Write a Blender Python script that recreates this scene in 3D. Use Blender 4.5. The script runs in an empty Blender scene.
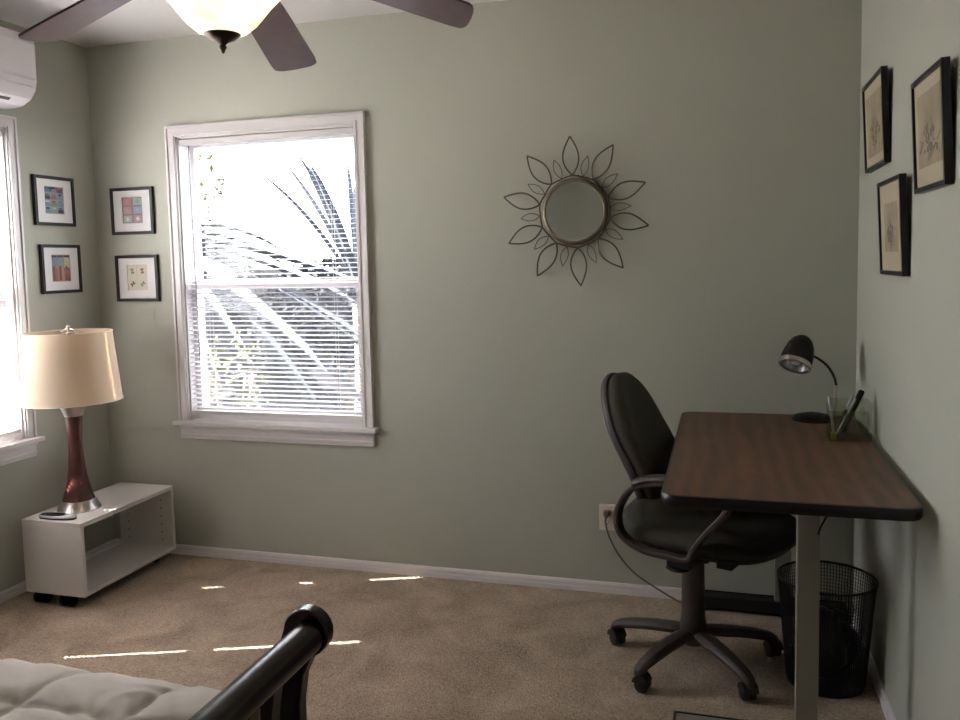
import bpy, bmesh, math, random
from mathutils import Vector, Matrix, noise
PI = math.pi
random.seed(7)
sc = bpy.context.scene
COL = sc.collection

# ------------------------------------------------------------------ camera
yaw, pitch, roll = math.radians(16.53139), math.radians(4.78392), math.radians(-1.24726)
fwd = Vector((-math.sin(yaw)*math.cos(pitch), math.cos(yaw)*math.cos(pitch), -math.sin(pitch)))
r0 = Vector((math.cos(yaw), math.sin(yaw), 0)); u0 = r0.cross(fwd)
rr = math.cos(roll)*r0 + math.sin(roll)*u0
uu = -math.sin(roll)*r0 + math.cos(roll)*u0
camd = bpy.data.cameras.new('camera'); cam = bpy.data.objects.new('camera', camd); COL.objects.link(cam)
mw = Matrix.Identity(4)
for i in range(3):
    mw[i][0] = rr[i]; mw[i][1] = uu[i]; mw[i][2] = -fwd[i]
mw[0][3], mw[1][3], mw[2][3] = 2.90543, -3.39081, 1.38660
cam.matrix_world = mw
camd.sensor_fit = 'HORIZONTAL'; camd.sensor_width = 36.0
camd.lens = 835.504/960*36.0
camd.shift_x = 5.352/960; camd.shift_y = -28.682/960
camd.clip_start = 0.02; camd.clip_end = 200
sc.camera = cam

# ------------------------------------------------------------------ world, sun, window portals, exposure
wd = bpy.data.worlds.new('sky_world'); sc.world = wd; wd.use_nodes = True
nt = wd.node_tree; bgn = nt.nodes['Background']
bgn.inputs[0].default_value = (0.98, 0.98, 1.0, 1); bgn.inputs[1].default_value = 10.5
sund = bpy.data.lights.new('sun', 'SUN'); sun = bpy.data.objects.new('sun', sund); COL.objects.link(sun)
sdir = Vector((1, 0.375, -1.12)).normalized()
sun.rotation_euler = sdir.to_track_quat('-Z', 'Y').to_euler()
sund.energy = 215; sund.angle = math.radians(0.55); sund.color = (1, 0.95, 0.86)
def portal(name, loc, rot, sx, sz):
    l = bpy.data.lights.new(name, 'AREA'); l.shape = 'RECTANGLE'; l.size = sx; l.size_y = sz
    l.cycles.is_portal = True
    o = bpy.data.objects.new(name, l); COL.objects.link(o); o.location = loc; o.rotation_euler = rot
sc.view_settings.view_transform = 'Standard'
sc.view_settings.look = 'None'
sc.view_settings.gamma = 1.0
sc.view_settings.use_curve_mapping = False
sc.view_settings.exposure = 0.80

# ------------------------------------------------------------------ materials
def newmat(name):
    m = bpy.data.materials.new(name); m.use_nodes = True
    return m, m.node_tree, m.node_tree.nodes['Principled BSDF']
def mat(name, col, rough=.5, metal=0, spec=.5, bump=None, var=None, trans=0, coat=0, sheen=0, coords='Object'):
    m, t, b = newmat(name)
    b.inputs['Base Color'].default_value = (*col, 1); b.inputs['Roughness'].default_value = rough
    b.inputs['Metallic'].default_value = metal; b.inputs['Specular IOR Level'].default_value = spec
    b.inputs['Transmission Weight'].default_value = trans; b.inputs['Coat Weight'].default_value = coat
    b.inputs['Sheen Weight'].default_value = sheen
    tc = t.nodes.new('ShaderNodeTexCoord')
    if bump:
        n = t.nodes.new('ShaderNodeTexNoise'); n.inputs['Scale'].default_value = bump[0]; n.inputs['Detail'].default_value = 3
        bp = t.nodes.new('ShaderNodeBump'); bp.inputs['Strength'].default_value = bump[1]; bp.inputs['Distance'].default_value = bump[2]
        t.links.new(tc.outputs[coords], n.inputs['Vector']); t.links.new(n.outputs['Fac'], bp.inputs['Height'])
        t.links.new(bp.outputs[0], b.inputs['Normal'])
    if var:
        n = t.nodes.new('ShaderNodeTexNoise'); n.inputs['Scale'].default_value = var[0]; n.inputs['Detail'].default_value = 4
        rp = t.nodes.new('ShaderNodeValToRGB')
        rp.color_ramp.elements[0].position = .3; rp.color_ramp.elements[1].position = .7
        rp.color_ramp.elements[0].color = (*[c*(1-var[1]) for c in col], 1)
        rp.color_ramp.elements[1].color = (*[min(1, c*(1+var[1])) for c in col], 1)
        t.links.new(tc.outputs[coords], n.inputs['Vector']); t.links.new(n.outputs['Fac'], rp.inputs[0])
        t.links.new(rp.outputs[0], b.inputs['Base Color'])
    return m
M_wall = mat('sage_wall_paint', (.435, .44, .378), .75, spec=.25, bump=(60, .25, .004), var=(1.3, .02))
M_ceil = mat('ceiling_paint', (.72, .70, .68), .9, bump=(50, .2, .004))
M_trim = mat('white_trim_paint', (.74, .70, .70), .4)
M_white = mat('white_laminate', (.66, .63, .59), .35)
M_slat = mat('blind_white', (.80, .76, .78), .5)
M_acw = mat('white_appliance_plastic', (.72, .68, .69), .4)
M_black = mat('black_frame', (.008, .007, .009), .4, spec=.3)
M_blackp = mat('black_plastic', (.004, .004, .004), .5, spec=.25)
M_blackm = mat('black_metal', (.008, .008, .009), .35, metal=.2)
M_matw = mat('white_mat_board', (.78, .76, .76), .8)
M_mattan = mat('tan_mat_board', (.42, .36, .26), .85)
M_paper = mat('aged_sketch_paper', (.30, .25, .17), .85, var=(9, .25))
M_graph = mat('pencil_grey', (.15, .125, .09), .8)
M_steel = mat('brushed_nickel', (.55, .52, .49), .3, metal=1)
M_bronze = mat('dark_bronze', (.055, .036, .022), .45, metal=.8)
M_bulbtan = mat('mirror_rim_metal', (.17, .14, .10), .45, metal=.5)
M_wire = mat('pewter_wire', (.10, .085, .065), .45, metal=.6)
M_silver = mat('silver_plastic', (.45, .45, .46), .3, metal=.6)
M_chair = mat('chair_fabric', (.032, .028, .020), .75, spec=.3, bump=(700, .3, .002))
M_chairp = mat('chair_grey_brown_plastic', (.038, .026, .024), .5)
M_chaird = mat('chair_dark_plastic', (.009, .008, .008), .5)
M_deskleg = mat('taupe_desk_metal', (.23, .205, .17), .45)
M_edge = mat('black_rubber_edge', (.003, .003, .004), .35, spec=.35)
M_beddark = mat('espresso_lacquer', (.011, .0035, .003), .26, spec=.3)
M_mattress = mat('mattress_ticking', (.7, .68, .66), .9)
M_lampwood = mat('mahogany_lamp_wood', (.050, .012, .009), .3, coat=.2, var=(14, .25))
M_plate = mat('almond_outlet_plastic', (.66, .60, .52), .4)
M_slot = mat('outlet_slot', (.05, .04, .035), .6)
M_cord = mat('grey_cord', (.16, .13, .10), .5)
M_conc = mat('pale_paving', (.30, .29, .27), .9, var=(1.2, .2))
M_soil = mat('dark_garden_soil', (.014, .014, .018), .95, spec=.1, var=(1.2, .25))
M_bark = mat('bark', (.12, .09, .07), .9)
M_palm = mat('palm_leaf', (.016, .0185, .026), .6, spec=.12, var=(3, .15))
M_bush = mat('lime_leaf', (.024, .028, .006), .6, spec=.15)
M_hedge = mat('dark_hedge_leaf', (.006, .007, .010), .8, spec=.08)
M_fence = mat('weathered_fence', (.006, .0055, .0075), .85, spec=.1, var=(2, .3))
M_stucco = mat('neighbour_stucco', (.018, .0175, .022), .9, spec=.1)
M_roof = mat('roof_shingle', (.12, .11, .12), .9)

def principled_mix(m):
    return m.node_tree, m.node_tree.nodes['Principled BSDF']
# carpet
M_carpet, t, b = newmat('taupe_carpet')
b.inputs['Roughness'].default_value = .97; b.inputs['Specular IOR Level'].default_value = .05
b.inputs['Sheen Weight'].default_value = .25
tc = t.nodes.new('ShaderNodeTexCoord')
n1 = t.nodes.new('ShaderNodeTexNoise'); n1.inputs['Scale'].default_value = 150; n1.inputs['Detail'].default_value = 2
n2 = t.nodes.new('ShaderNodeTexNoise'); n2.inputs['Scale'].default_value = 5.0; n2.inputs['Detail'].default_value = 5; n2.inputs['Distortion'].default_value = .8
n3 = t.nodes.new('ShaderNodeTexNoise'); n3.inputs['Scale'].default_value = 60; n3.inputs['Detail'].default_value = 3
mx = t.nodes.new('ShaderNodeMath'); mx.operation = 'MULTIPLY_ADD'; mx.inputs[1].default_value = .62
mx2 = t.nodes.new('ShaderNodeMath'); mx2.operation = 'MULTIPLY_ADD'; mx2.inputs[1].default_value = .46
mx3 = t.nodes.new('ShaderNodeMath'); mx3.operation = 'MULTIPLY'; mx3.inputs[1].default_value = .30
for n in (n1, n2, n3): t.links.new(tc.outputs['Object'], n.inputs['Vector'])
t.links.new(n3.outputs['Fac'], mx3.inputs[0])
t.links.new(n2.outputs['Fac'], mx2.inputs[0]); t.links.new(mx3.outputs[0], mx2.inputs[2])
t.links.new(n1.outputs['Fac'], mx.inputs[0]); t.links.new(mx2.outputs[0], mx.inputs[2])
rp = t.nodes.new('ShaderNodeValToRGB'); rp.color_ramp.elements[0].position = .50; rp.color_ramp.elements[1].position = .88
rp.color_ramp.elements[0].color = (.175, .125, .083, 1); rp.color_ramp.elements[1].color = (.56, .43, .315, 1)
t.links.new(mx.outputs[0], rp.inputs[0]); t.links.new(rp.outputs[0], b.inputs['Base Color'])
bp = t.nodes.new('ShaderNodeBump'); bp.inputs['Strength'].default_value = .9; bp.inputs['Distance'].default_value = .012
t.links.new(mx.outputs[0], bp.inputs['Height']); t.links.new(bp.outputs[0], b.inputs['Normal'])
# wood desktop
def wood(name, c0, c1, rough, scale, axis_scale):
    m, t, b = newmat(name)
    b.inputs['Roughness'].default_value = rough
    tc = t.nodes.new('ShaderNodeTexCoord'); mp = t.nodes.new('ShaderNodeMapping'); mp.inputs['Scale'].default_value = axis_scale
    n = t.nodes.new('ShaderNodeTexNoise'); n.inputs['Scale'].default_value = scale; n.inputs['Detail'].default_value = 6; n.inputs['Distortion'].default_value = 1.2
    w = t.nodes.new('ShaderNodeTexWave'); w.inputs['Scale'].default_value = scale*.35; w.inputs['Distortion'].default_value = 6; w.inputs['Detail'].default_value = 3
    w.bands_direction = 'X'
    mx = t.nodes.new('ShaderNodeMix'); mx.data_type = 'FLOAT'; mx.inputs[0].default_value = .22
    rp = t.nodes.new('ShaderNodeValToRGB'); rp.color_ramp.elements[0].position = .3; rp.color_ramp.elements[1].position = .72
    rp.color_ramp.elements[0].color = (*c0, 1); rp.color_ramp.elements[1].color = (*c1, 1)
    t.links.new(tc.outputs['Object'], mp.inputs[0]); t.links.new(mp.outputs[0], n.inputs['Vector']); t.links.new(mp.outputs[0], w.inputs['Vector'])
    t.links.new(n.outputs['Fac'], mx.inputs[2]); t.links.new(w.outputs['Fac'], mx.inputs[3])
    t.links.new(mx.outputs[0], rp.inputs[0]); t.links.new(rp.outputs[0], b.inputs['Base Color'])
    return m
M_desktop = wood('walnut_laminate', (.062, .023, .009), (.150, .063, .027), .42, 5, (3.2, .7, 1))
M_blade = wood('fan_blade_veneer', (.050, .025, .022), (.075, .036, .032), .35, 12, (1, 8, 1))
# glass pane: clear sheet with a faint reflection
def sheet(name, tint, refl):
    m = bpy.data.materials.new(name); m.use_nodes = True; t = m.node_tree; t.nodes.remove(t.nodes['Principled BSDF'])
    tr = t.nodes.new('ShaderNodeBsdfTransparent'); tr.inputs[0].default_value = (*tint, 1)
    gl = t.nodes.new('ShaderNodeBsdfGlossy'); gl.inputs['Roughness'].default_value = .03
    ms = t.nodes.new('ShaderNodeMixShader'); ms.inputs[0].default_value = refl
    t.links.new(tr.outputs[0], ms.inputs[1]); t.links.new(gl.outputs[0], ms.inputs[2])
    t.links.new(ms.outputs[0], t.nodes['Material Output'].inputs[0])
    return m
M_glass = sheet('window_glass', (.95, .97, .97), .04)
M_acry = sheet('clear_acrylic', (.90, .92, .87), .10)
def screenmat(name, col, f):
    m = bpy.data.materials.new(name); m.use_nodes = True; t = m.node_tree; t.nodes.remove(t.nodes['Principled BSDF'])
    tr = t.nodes.new('ShaderNodeBsdfTransparent'); df = t.nodes.new('ShaderNodeBsdfDiffuse'); df.inputs[0].default_value = (*col, 1)
    ms = t.nodes.new('ShaderNodeMixShader'); ms.inputs[0].default_value = f
    t.links.new(tr.outputs[0], ms.inputs[1]); t.links.new(df.outputs[0], ms.inputs[2])
    t.links.new(ms.outputs[0], t.nodes['Material Output'].inputs[0])
    return m
M_screen = screenmat('insect_screen', (.35, .35, .38), .22)
M_mirror, t, b = newmat('mirror_silvering')
b.inputs['Metallic'].default_value = 1; b.inputs['Roughness'].default_value = .02; b.inputs['Base Color'].default_value = (.85, .86, .84, 1)
# translucent lampshade linen
def translucent(name, col, f, tcol=None, bump=None):
    m = bpy.data.materials.new(name); m.use_nodes = True; t = m.node_tree; t.nodes.remove(t.nodes['Principled BSDF'])
    d = t.nodes.new('ShaderNodeBsdfDiffuse'); d.inputs[0].default_value = (*col, 1)
    tr = t.nodes.new('ShaderNodeBsdfTranslucent'); tr.inputs[0].default_value = (*(tcol or col), 1)
    ms = t.nodes.new('ShaderNodeMixShader'); ms.inputs[0].default_value = f
    t.links.new(d.outputs[0], ms.inputs[1]); t.links.new(tr.outputs[0], ms.inputs[2])
    t.links.new(ms.outputs[0], t.nodes['Material Output'].inputs[0])
    return m
M_shade = translucent('linen_shade', (.62, .53, .42), .38, (.74, .60, .45))
M_slat = translucent('blind_slat_white', (.70, .67, .71), .06)
# comforter
M_quilt = mat('cream_comforter', (.50, .45, .40), .85, bump=(26, .3, .012))
# glowing glass bowl
M_bowl = bpy.data.materials.new('lit_frosted_glass'); M_bowl.use_nodes = True
t = M_bowl.node_tree; t.nodes.remove(t.nodes['Principled BSDF'])
em = t.nodes.new('ShaderNodeEmission'); em.inputs[1].default_value = 1.0
nz = t.nodes.new('ShaderNodeTexNoise'); nz.inputs['Scale'].default_value = 7
rp = t.nodes.new('ShaderNodeValToRGB')
rp.color_ramp.elements[0].position = .32; rp.color_ramp.elements[0].color = (1.25, .90, .45, 1)
rp.color_ramp.elements[1].position = .60; rp.color_ramp.elements[1].color = (1.7, 1.5, 1.15, 1)
tc = t.nodes.new('ShaderNodeTexCoord')
t.links.new(tc.outputs['Object'], nz.inputs['Vector']); t.links.new(nz.outputs['Fac'], rp.inputs[0]); t.links.new(rp.outputs[0], em.inputs[0])
gl = t.nodes.new('ShaderNodeBsdfTransparent'); gl.inputs[0].default_value = (1, .86, .68, 1)
ms = t.nodes.new('ShaderNodeMixShader'); ms.inputs[0].default_value = .45
t.links.new(em.outputs[0], ms.inputs[1]); t.links.new(gl.outputs[0], ms.inputs[2]); t.links.new(ms.outputs[0], t.nodes['Material Output'].inputs[0])

# ------------------------------------------------------------------ helpers
def NB(): return bmesh.new()
def obj(name, bm, m, parent=None, loc=None, smooth=False, bevel=0, bseg=2, subsurf=0, angle=35):
    me = bpy.data.meshes.new(name)
    bmesh.ops.recalc_face_normals(bm, faces=bm.faces[:])
    bm.to_mesh(me); bm.free()
    for mm in (m if isinstance(m, (list, tuple)) else [m]): me.materials.append(mm)
    o = bpy.data.objects.new(name, me); COL.objects.link(o)
    if parent: o.parent = parent
    if loc: o.location = loc
    if smooth:
        for p in me.polygons: p.use_smooth = True
        try: me.set_sharp_from_angle(angle=math.radians(angle))
        except Exception: pass
    if bevel:
        b = o.modifiers.new('bevel', 'BEVEL'); b.width = bevel; b.segments = bseg; b.limit_method = 'ANGLE'; b.angle_limit = math.radians(40)
    if subsurf:
        s = o.modifiers.new('sub', 'SUBSURF'); s.levels = subsurf; s.render_levels = subsurf
    return o
def thing(name, label, cat, loc=(0, 0, 0), rz=0, group=None):
    o = bpy.data.objects.new(name, None); COL.objects.link(o); o.empty_display_size = .1
    o.location = loc; o.rotation_euler = (0, 0, rz); o['label'] = label; o['category'] = cat
    if group: o['group'] = group
    return o
def tag(o, label, cat, group=None):
    o['label'] = label; o['category'] = cat
    if group: o['group'] = group
    return o
def struct(name, bm, m, **k):
    o = obj(name, bm, m, **k); o['kind'] = 'structure'; return o
def bx(bm, x0, x1, y0, y1, z0, z1, mi=0, M=None):
    vs = [bm.verts.new((x, y, z)) for x in (x0, x1) for y in (y0, y1) for z in (z0, z1)]
    for f in ((0, 1, 3, 2), (4, 6, 7, 5), (0, 4, 5, 1), (2, 3, 7, 6), (0, 2, 6, 4), (1, 5, 7, 3)):
        fc = bm.faces.new([vs[i] for i in f]); fc.material_index = mi
    if M is not None:
        for v in vs: v.co = M @ v.co
    return vs
def tube(bm, pts, r, n=10, closed=False, caps=True, rs=None, flat=1.0):
    pts = [Vector(p) for p in pts]; N = len(pts); rings = []
    up = None
    for i, p in enumerate(pts):
        if closed: d = pts[(i+1) % N]-pts[i-1]
        else: d = pts[min(i+1, N-1)]-pts[max(i-1, 0)]
        d.normalize()
        if up is None:
            up = Vector((0, 0, 1)) if abs(d.z) < .9 else Vector((1, 0, 0))
        a = d.cross(up); 
        if a.length < 1e-4: a = d.orthogonal()
        a.normalize(); bb = a.cross(d).normalized(); up = bb
        rad = rs[i] if rs else r
        rings.append([bm.verts.new(p + rad*(math.cos(2*PI*k/n)*a*flat + math.sin(2*PI*k/n)*bb)) for k in range(n)])
    rng = range(N) if closed else range(N-1)
    for i in rng:
        A, B = rings[i], rings[(i+1) % N]
        for k in range(n): bm.faces.new((A[k], A[(k+1) % n], B[(k+1) % n], B[k]))
    if caps and not closed:
        bm.faces.new(rings[0][::-1]); bm.faces.new(rings[-1])
def lathe(bm, prof, n=32, c=(0, 0, 0), M=None, capb=True, capt=True):
    rings = []; c = Vector(c)
    for r, z in prof:
        if r < 1e-5:
            rings.append([bm.verts.new(c+Vector((0, 0, z)))])
        else:
            rings.append([bm.verts.new(c+Vector((r*math.cos(2*PI*k/n), r*math.sin(2*PI*k/n), z))) for k in range(n)])
    for A, B in zip(rings, rings[1:]):
        for k in range(n):
            if len(A) == 1 and len(B) == 1: continue
            if len(A) == 1: bm.faces.new((A[0], B[(k+1) % n], B[k]))
            elif len(B) == 1: bm.faces.new((A[k], A[(k+1) % n], B[0]))
            else: bm.faces.new((A[k], A[(k+1) % n], B[(k+1) % n], B[k]))
    if capb and len(rings[0]) > 1: bm.faces.new(rings[0][::-1])
    if capt and len(rings[-1]) > 1: bm.faces.new(rings[-1])
    if M is not None:
        for R in rings:
            for v in R: v.co = M @ v.co
def prism(bm, poly, h0, h1, axis='z', M=None, mi=0):
    def mk(a, b_, h):
        return {'z': (a, b_, h), 'y': (a, h, b_), 'x': (h, a, b_)}[axis]
    A = [bm.verts.new(mk(a, b_, h0)) for a, b_ in poly]; B = [bm.verts.new(mk(a, b_, h1)) for a, b_ in poly]
    n = len(poly)
    f1 = bm.faces.new(A[::-1]); f2 = bm.faces.new(B); f1.material_index = f2.material_index = mi
    for k in range(n):
        f = bm.faces.new((A[k], A[(k+1) % n], B[(k+1) % n], B[k])); f.material_index = mi
    if M is not None:
        for v in A+B: v.co = M @ v.co
def smoothpts(ctrl, n=8, closed=False):
    P = [Vector(p) for p in ctrl]; out = []; N = len(P)
    for i in range(N if closed else N-1):
        if closed: p0, p1, p2, p3 = P[i-1], P[i], P[(i+1) % N], P[(i+2) % N]
        else: p0, p1, p2, p3 = P[max(i-1, 0)], P[i], P[i+1], P[min(i+2, N-1)]
        for k in range(n):
            t = k/n
            out.append(.5*((2*p1)+(-p0+p2)*t+(2*p0-5*p1+4*p2-p3)*t*t+(-p0+3*p1-3*p2+p3)*t**3))
    if not closed: out.append(P[-1])
    return out

# ------------------------------------------------------------------ room shell
W, H, Y0 = 3.39, 2.44, -4.5
T = .14
def wall_with_hole(name, axis, a0, a1, h0, h1, z0, z1, p0, p1):
    """axis 'x': runs along x, thickness p0..p1 in y; hole h0..h1 x z0..z1"""
    bm = NB()
    def b(a, b_, c, d):
        if axis == 'x': bx(bm, a, b_, p0, p1, c, d)
        else: bx(bm, p0, p1, a, b_, c, d)
    b(a0, h0, 0, H); b(h1, a1, 0, H); b(h0, h1, 0, z0); b(h0, h1, z1, H)
    return struct(name, bm, M_wall)
WX0, WX1, WZ0, WZ1 = .427, 1.426, .660, 2.040      # casing outside
CW = .050
wall_with_hole('wall_back', 'x', -T, W+T, WX0+CW, WX1-CW, WZ0, WZ1-CW, 0, T)
LY1 = -.465; LY0 = LY1-.999
wall_with_hole('wall_left', 'y', Y0, 0, LY0+CW, LY1-CW, WZ0, WZ1-CW, -T, 0)
bm = NB(); bx(bm, W, W+T, Y0, 0, 0, H); struct('wall_right', bm, M_wall)
bm = NB(); bx(bm, -T, W+T, Y0-T, Y0, 0, H); struct('wall_front', bm, M_wall)
bm = NB(); bx(bm, -T, W+T, Y0-T, T, -.12, 0); struct('floor', bm, M_carpet)
bm = NB(); bx(bm, -T, W+T, Y0-T, T, H, H+.1); struct('ceiling', bm, M_ceil)
# baseboards with a stepped profile
hb = .046
prof = [(0, 0), (.012, 0), (.012, .018), (.010, .020), (.010, .036), (.006, .044), (0, hb)]
def base(name, axis, a0, a1, p, s):
    bm = NB(); poly = [(p+s*d, z) for d, z in prof]
    if axis == 'x': # runs along x
        prism(bm, [(a, b_) for a, b_ in poly], a0, a1, 'x')
    else:
        prism(bm, [(a, b_) for a, b_ in poly], a0, a1, 'y')
    return struct(name, bm, M_trim)
base('baseboard_back', 'x', 0, W, 0, -1)
base('baseboard_left', 'y', Y0, -.012, 0, 1)
base('baseboard_right', 'y', Y0, -.012, W, -1)
base('baseboard_front', 'x', .012, W-.012, Y0, 1)

# ------------------------------------------------------------------ windows (local: u right, w outward, z up)
def window(name, mat4):
    root = bpy.data.objects.new(name, None); COL.objects.link(root); root.matrix_world = mat4; root['kind'] = 'structure'
    U = .999; o0, o1 = CW, U-CW; zt = WZ1-CW; zs = WZ0
    # casing: moulded (outer bead, flat, inner step)
    bm = NB()
    for a, b_, d in ((0, .010, .022), (.010, .036, .015), (.036, .044, .019), (.044, CW, .012)):
        bx(bm, a, b_, -d, 0, zs, WZ1-b_); bx(bm, U-b_, U-a, -d, 0, zs, WZ1-b_)
        bx(bm, a, U-a, -d, 0, WZ1-b_, WZ1-a)
    obj('casing', bm, M_trim, root)
    bm = NB(); bx(bm, o0, o0+.008, 0, T, zs, zt); bx(bm, o1-.008, o1, 0, T, zs, zt); bx(bm, o0, o1, 0, T, zt-.008, zt)
    obj('jamb', bm, M_trim, root)
    bm = NB(); bx(bm, -.022, U+.022, -.045, 0, zs-.020, zs+.002); bx(bm, o0, o1, 0, T+.02, zs-.020, zs+.002)
    obj('sill', bm, M_trim, root, bevel=.004)
    bm = NB(); bx(bm, 0, U, -.014, 0, zs-.085, zs-.020); bx(bm, .003, U-.003, -.020, -.014, zs-.072, zs-.060); bx(bm, 0, U, -.024, -.014, zs-.034, zs-.020)
    obj('apron', bm, M_trim, root, bevel=.002)
    j0, j1 = o0+.008, o1-.008; zm = 1.300; sw = .030
    def sash(nm, z0, z1, w0, w1, bot):
        bm = NB(); bx(bm, j0, j0+sw, w0, w1, z0, z1); bx(bm, j1-sw, j1, w0, w1, z0, z1)
        bx(bm, j0+sw, j1-sw, w0, w1, z0, z0+bot); bx(bm, j0+sw, j1-sw, w0, w1, z1-.034, z1)
        s = obj(nm, bm, M_trim, root)
        bm = NB(); bx(bm, j0+sw-.004, j1-sw+.004, (w0+w1)/2-.002, (w0+w1)/2+.002, z0+bot-.004, z1-.03)
        obj('pane', bm, M_glass, s)
    sash('lower_sash', zs+.002, zm+.02, .045, .072, .055)
    sash('upper_sash', zm-.018, zt-.008, .074, .100, .038)
    bm = NB(); bx(bm, j0, j1,   .108, .1085, zs+.004, zm)
    obj('insect_screen', bm, M_screen, root)
    return root
MB_ = Matrix.Translation((WX0, 0, 0))
ML_ = Matrix.Translation((0, LY0, 0)) @ Matrix.Rotation(PI/2, 4, 'Z')   # u -> +y, w -> -x
window('window_1', MB_); window('window_2', ML_)
def blind(mat4, label, zbot):
    root = thing('window_blind', label, 'window blind', group='white mini blinds in the windows'); root.matrix_world = mat4
    u0_, u1_ = CW+.012, .999-CW-.012; zt = WZ1-CW-.012; wc = .017
    bm = NB(); bx(bm, u0_-.002, u1_+.002, wc-.016, wc+.016, zt-.026, zt)
    obj('headrail', bm, M_trim, root, bevel=.002)
    holes = [u0_+.115, (u0_+u1_)/2+.33-.33, u1_-.115]
    holes = [u0_+.115, u1_-.115]
    bm = NB(); pitch_ = .0216; z = zt-.045; tilt = math.radians(8)
    hd, hw, th = .0125, .0036, .0011
    while z > zbot+.022:
        R_ = Matrix.Translation((0, wc, z)) @ Matrix.Rotation(tilt, 4, 'X')
        bx(bm, u0_, u1_, -hd, -.0042, -th/2, th/2, M=R_); bx(bm, u0_, u1_, .0042, hd, -th/2, th/2, M=R_)
        seg = [u0_]
        for h in holes: seg += [h-hw, h+hw]
        seg.append(u1_)
        for a, b_ in zip(seg[::2], seg[1::2]): bx(bm, a, b_, -.0042, .0042, -th/2, th/2, M=R_)
        z -= pitch_
    obj('slats', bm, M_slat, root)
    bm = NB(); bx(bm, u0_, u1_, wc-.015, wc+.013, zbot, zbot+.016)
    obj('bottom_rail', bm, M_trim, root, bevel=.002)
    bm = NB()
    for h in holes:
        for w in (wc-hd-.0008, wc+hd+.0008): bx(bm, h-.0006, h+.0006, w-.0005, w+.0005, zbot+.01, zt-.03)
        bx(bm, h-.0006, h+.0006, wc-hd-.0008, wc+hd+.0008, zt-.032, zt-.03)
        obj('ladder_cord', bm, M_trim, root); bm = NB()
    bm.free()
    bm = NB(); tube(bm, [(u0_+.052, wc-.020, zt-.03), (u0_+.056, wc-.019, .95)], .0028, 6)
    obj('tilt_wand', bm, sheet('wand_acrylic_'+str(zbot), (.55, .55, .57), .2), root)
    return root
blind(MB_, 'white mini blind in the back wall window with palm leaves behind it', .692)
blind(ML_, 'white mini blind in the overexposed window on the left wall, cut by the photo edge', .690)
portal('daylight_portal_back', (WX0+.5, T+.03, (WZ0+WZ1)/2), (-PI/2, 0, 0), .9, 1.34)
portal('daylight_portal_left', (-T-.03, LY0+.5, (WZ0+WZ1)/2), (0, -PI/2, 0), 1.34, .9)

# ------------------------------------------------------------------ outdoors
bm = NB(); bx(bm, -16, 12, T+.01, 18, -.6, -.5)
o = obj('ground_garden', bm, M_soil); o['kind'] = 'structure'
bm = NB(); bx(bm, -16, -T-.01, -12, T+.01, -.6, -.5)
o = obj('ground_side_yard', bm, M_conc); o['kind'] = 'structure'
random.seed(11)
def leafblade(bm, base, az, el0, L, wd_, droop):
    """long strap leaf with a V-fold and drooping tip"""
    n = 9; p = Vector(base); el = el0; h = Vector((math.cos(az), math.sin(az), 0)); side = Vector((-math.sin(az), math.cos(az), 0))
    rows = []
    for i in range(n+1):
        s = i/n; w = wd_*(.35+.65*math.sin(PI*min(1, s*.9+.12)))*(1 if s < .97 else .15)
        up = Vector((0, 0, 1))*math.cos(el)-h*math.sin(el)
        rows.append([bm.verts.new(p-side*w+up*w*.5), bm.verts.new(p), bm.verts.new(p+side*w+up*w*.5), bm.verts.new(p-up*.012)])
        d = h*math.cos(el)+Vector((0, 0, 1))*math.sin(el)
        p = p+d*L/n; el -= droop/n
    for A, B in zip(rows, rows[1:]):
        for k in ((0, 1), (1, 2), (2, 3), (3, 0)): bm.faces.new((A[k[0]], A[k[1]], B[k[1]], B[k[0]]))
def palm(loc, hgt, leaves, label, seedv):
    random.seed(seedv)
    root = thing('palm_tree', label, 'palm tree', loc)
    bm = NB(); pts = [(0, 0, 0), (.03, 0, hgt*.5), (0, 0, hgt)]
    tube(bm, smoothpts(pts, 6), .1, 12, rs=[.13-.0035*i for i in range(13)]); obj('trunk', bm, M_bark, root, smooth=True)
    bm = NB()
    for az, el, L, w, dr in leaves: leafblade(bm, (0, 0, hgt), math.radians(az), math.radians(el), L, w, math.radians(dr))
    obj('leaves', bm, M_palm, root)
lv = []
for az in (-46, -38, -31, -24, -17, -9, 0, 9):
    for el in (-12, -26, -38, -52):
        lv.append((az+random.uniform(-5, 5), el+random.uniform(-7, 7), random.uniform(2.3, 3.0), random.uniform(.05, .09), random.uniform(12, 30)))
for az in range(30, 300, 24):
    lv.append((az, random.uniform(-10, 25), 1.4, .05, 50))
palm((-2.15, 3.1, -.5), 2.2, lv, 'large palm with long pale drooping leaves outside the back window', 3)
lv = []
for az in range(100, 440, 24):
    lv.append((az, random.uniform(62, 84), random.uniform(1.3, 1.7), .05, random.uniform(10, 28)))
palm((-.60, 4.4, -.5), 1.5, lv, 'small upright spiky palm outside behind the right side of the back window', 5)
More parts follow.
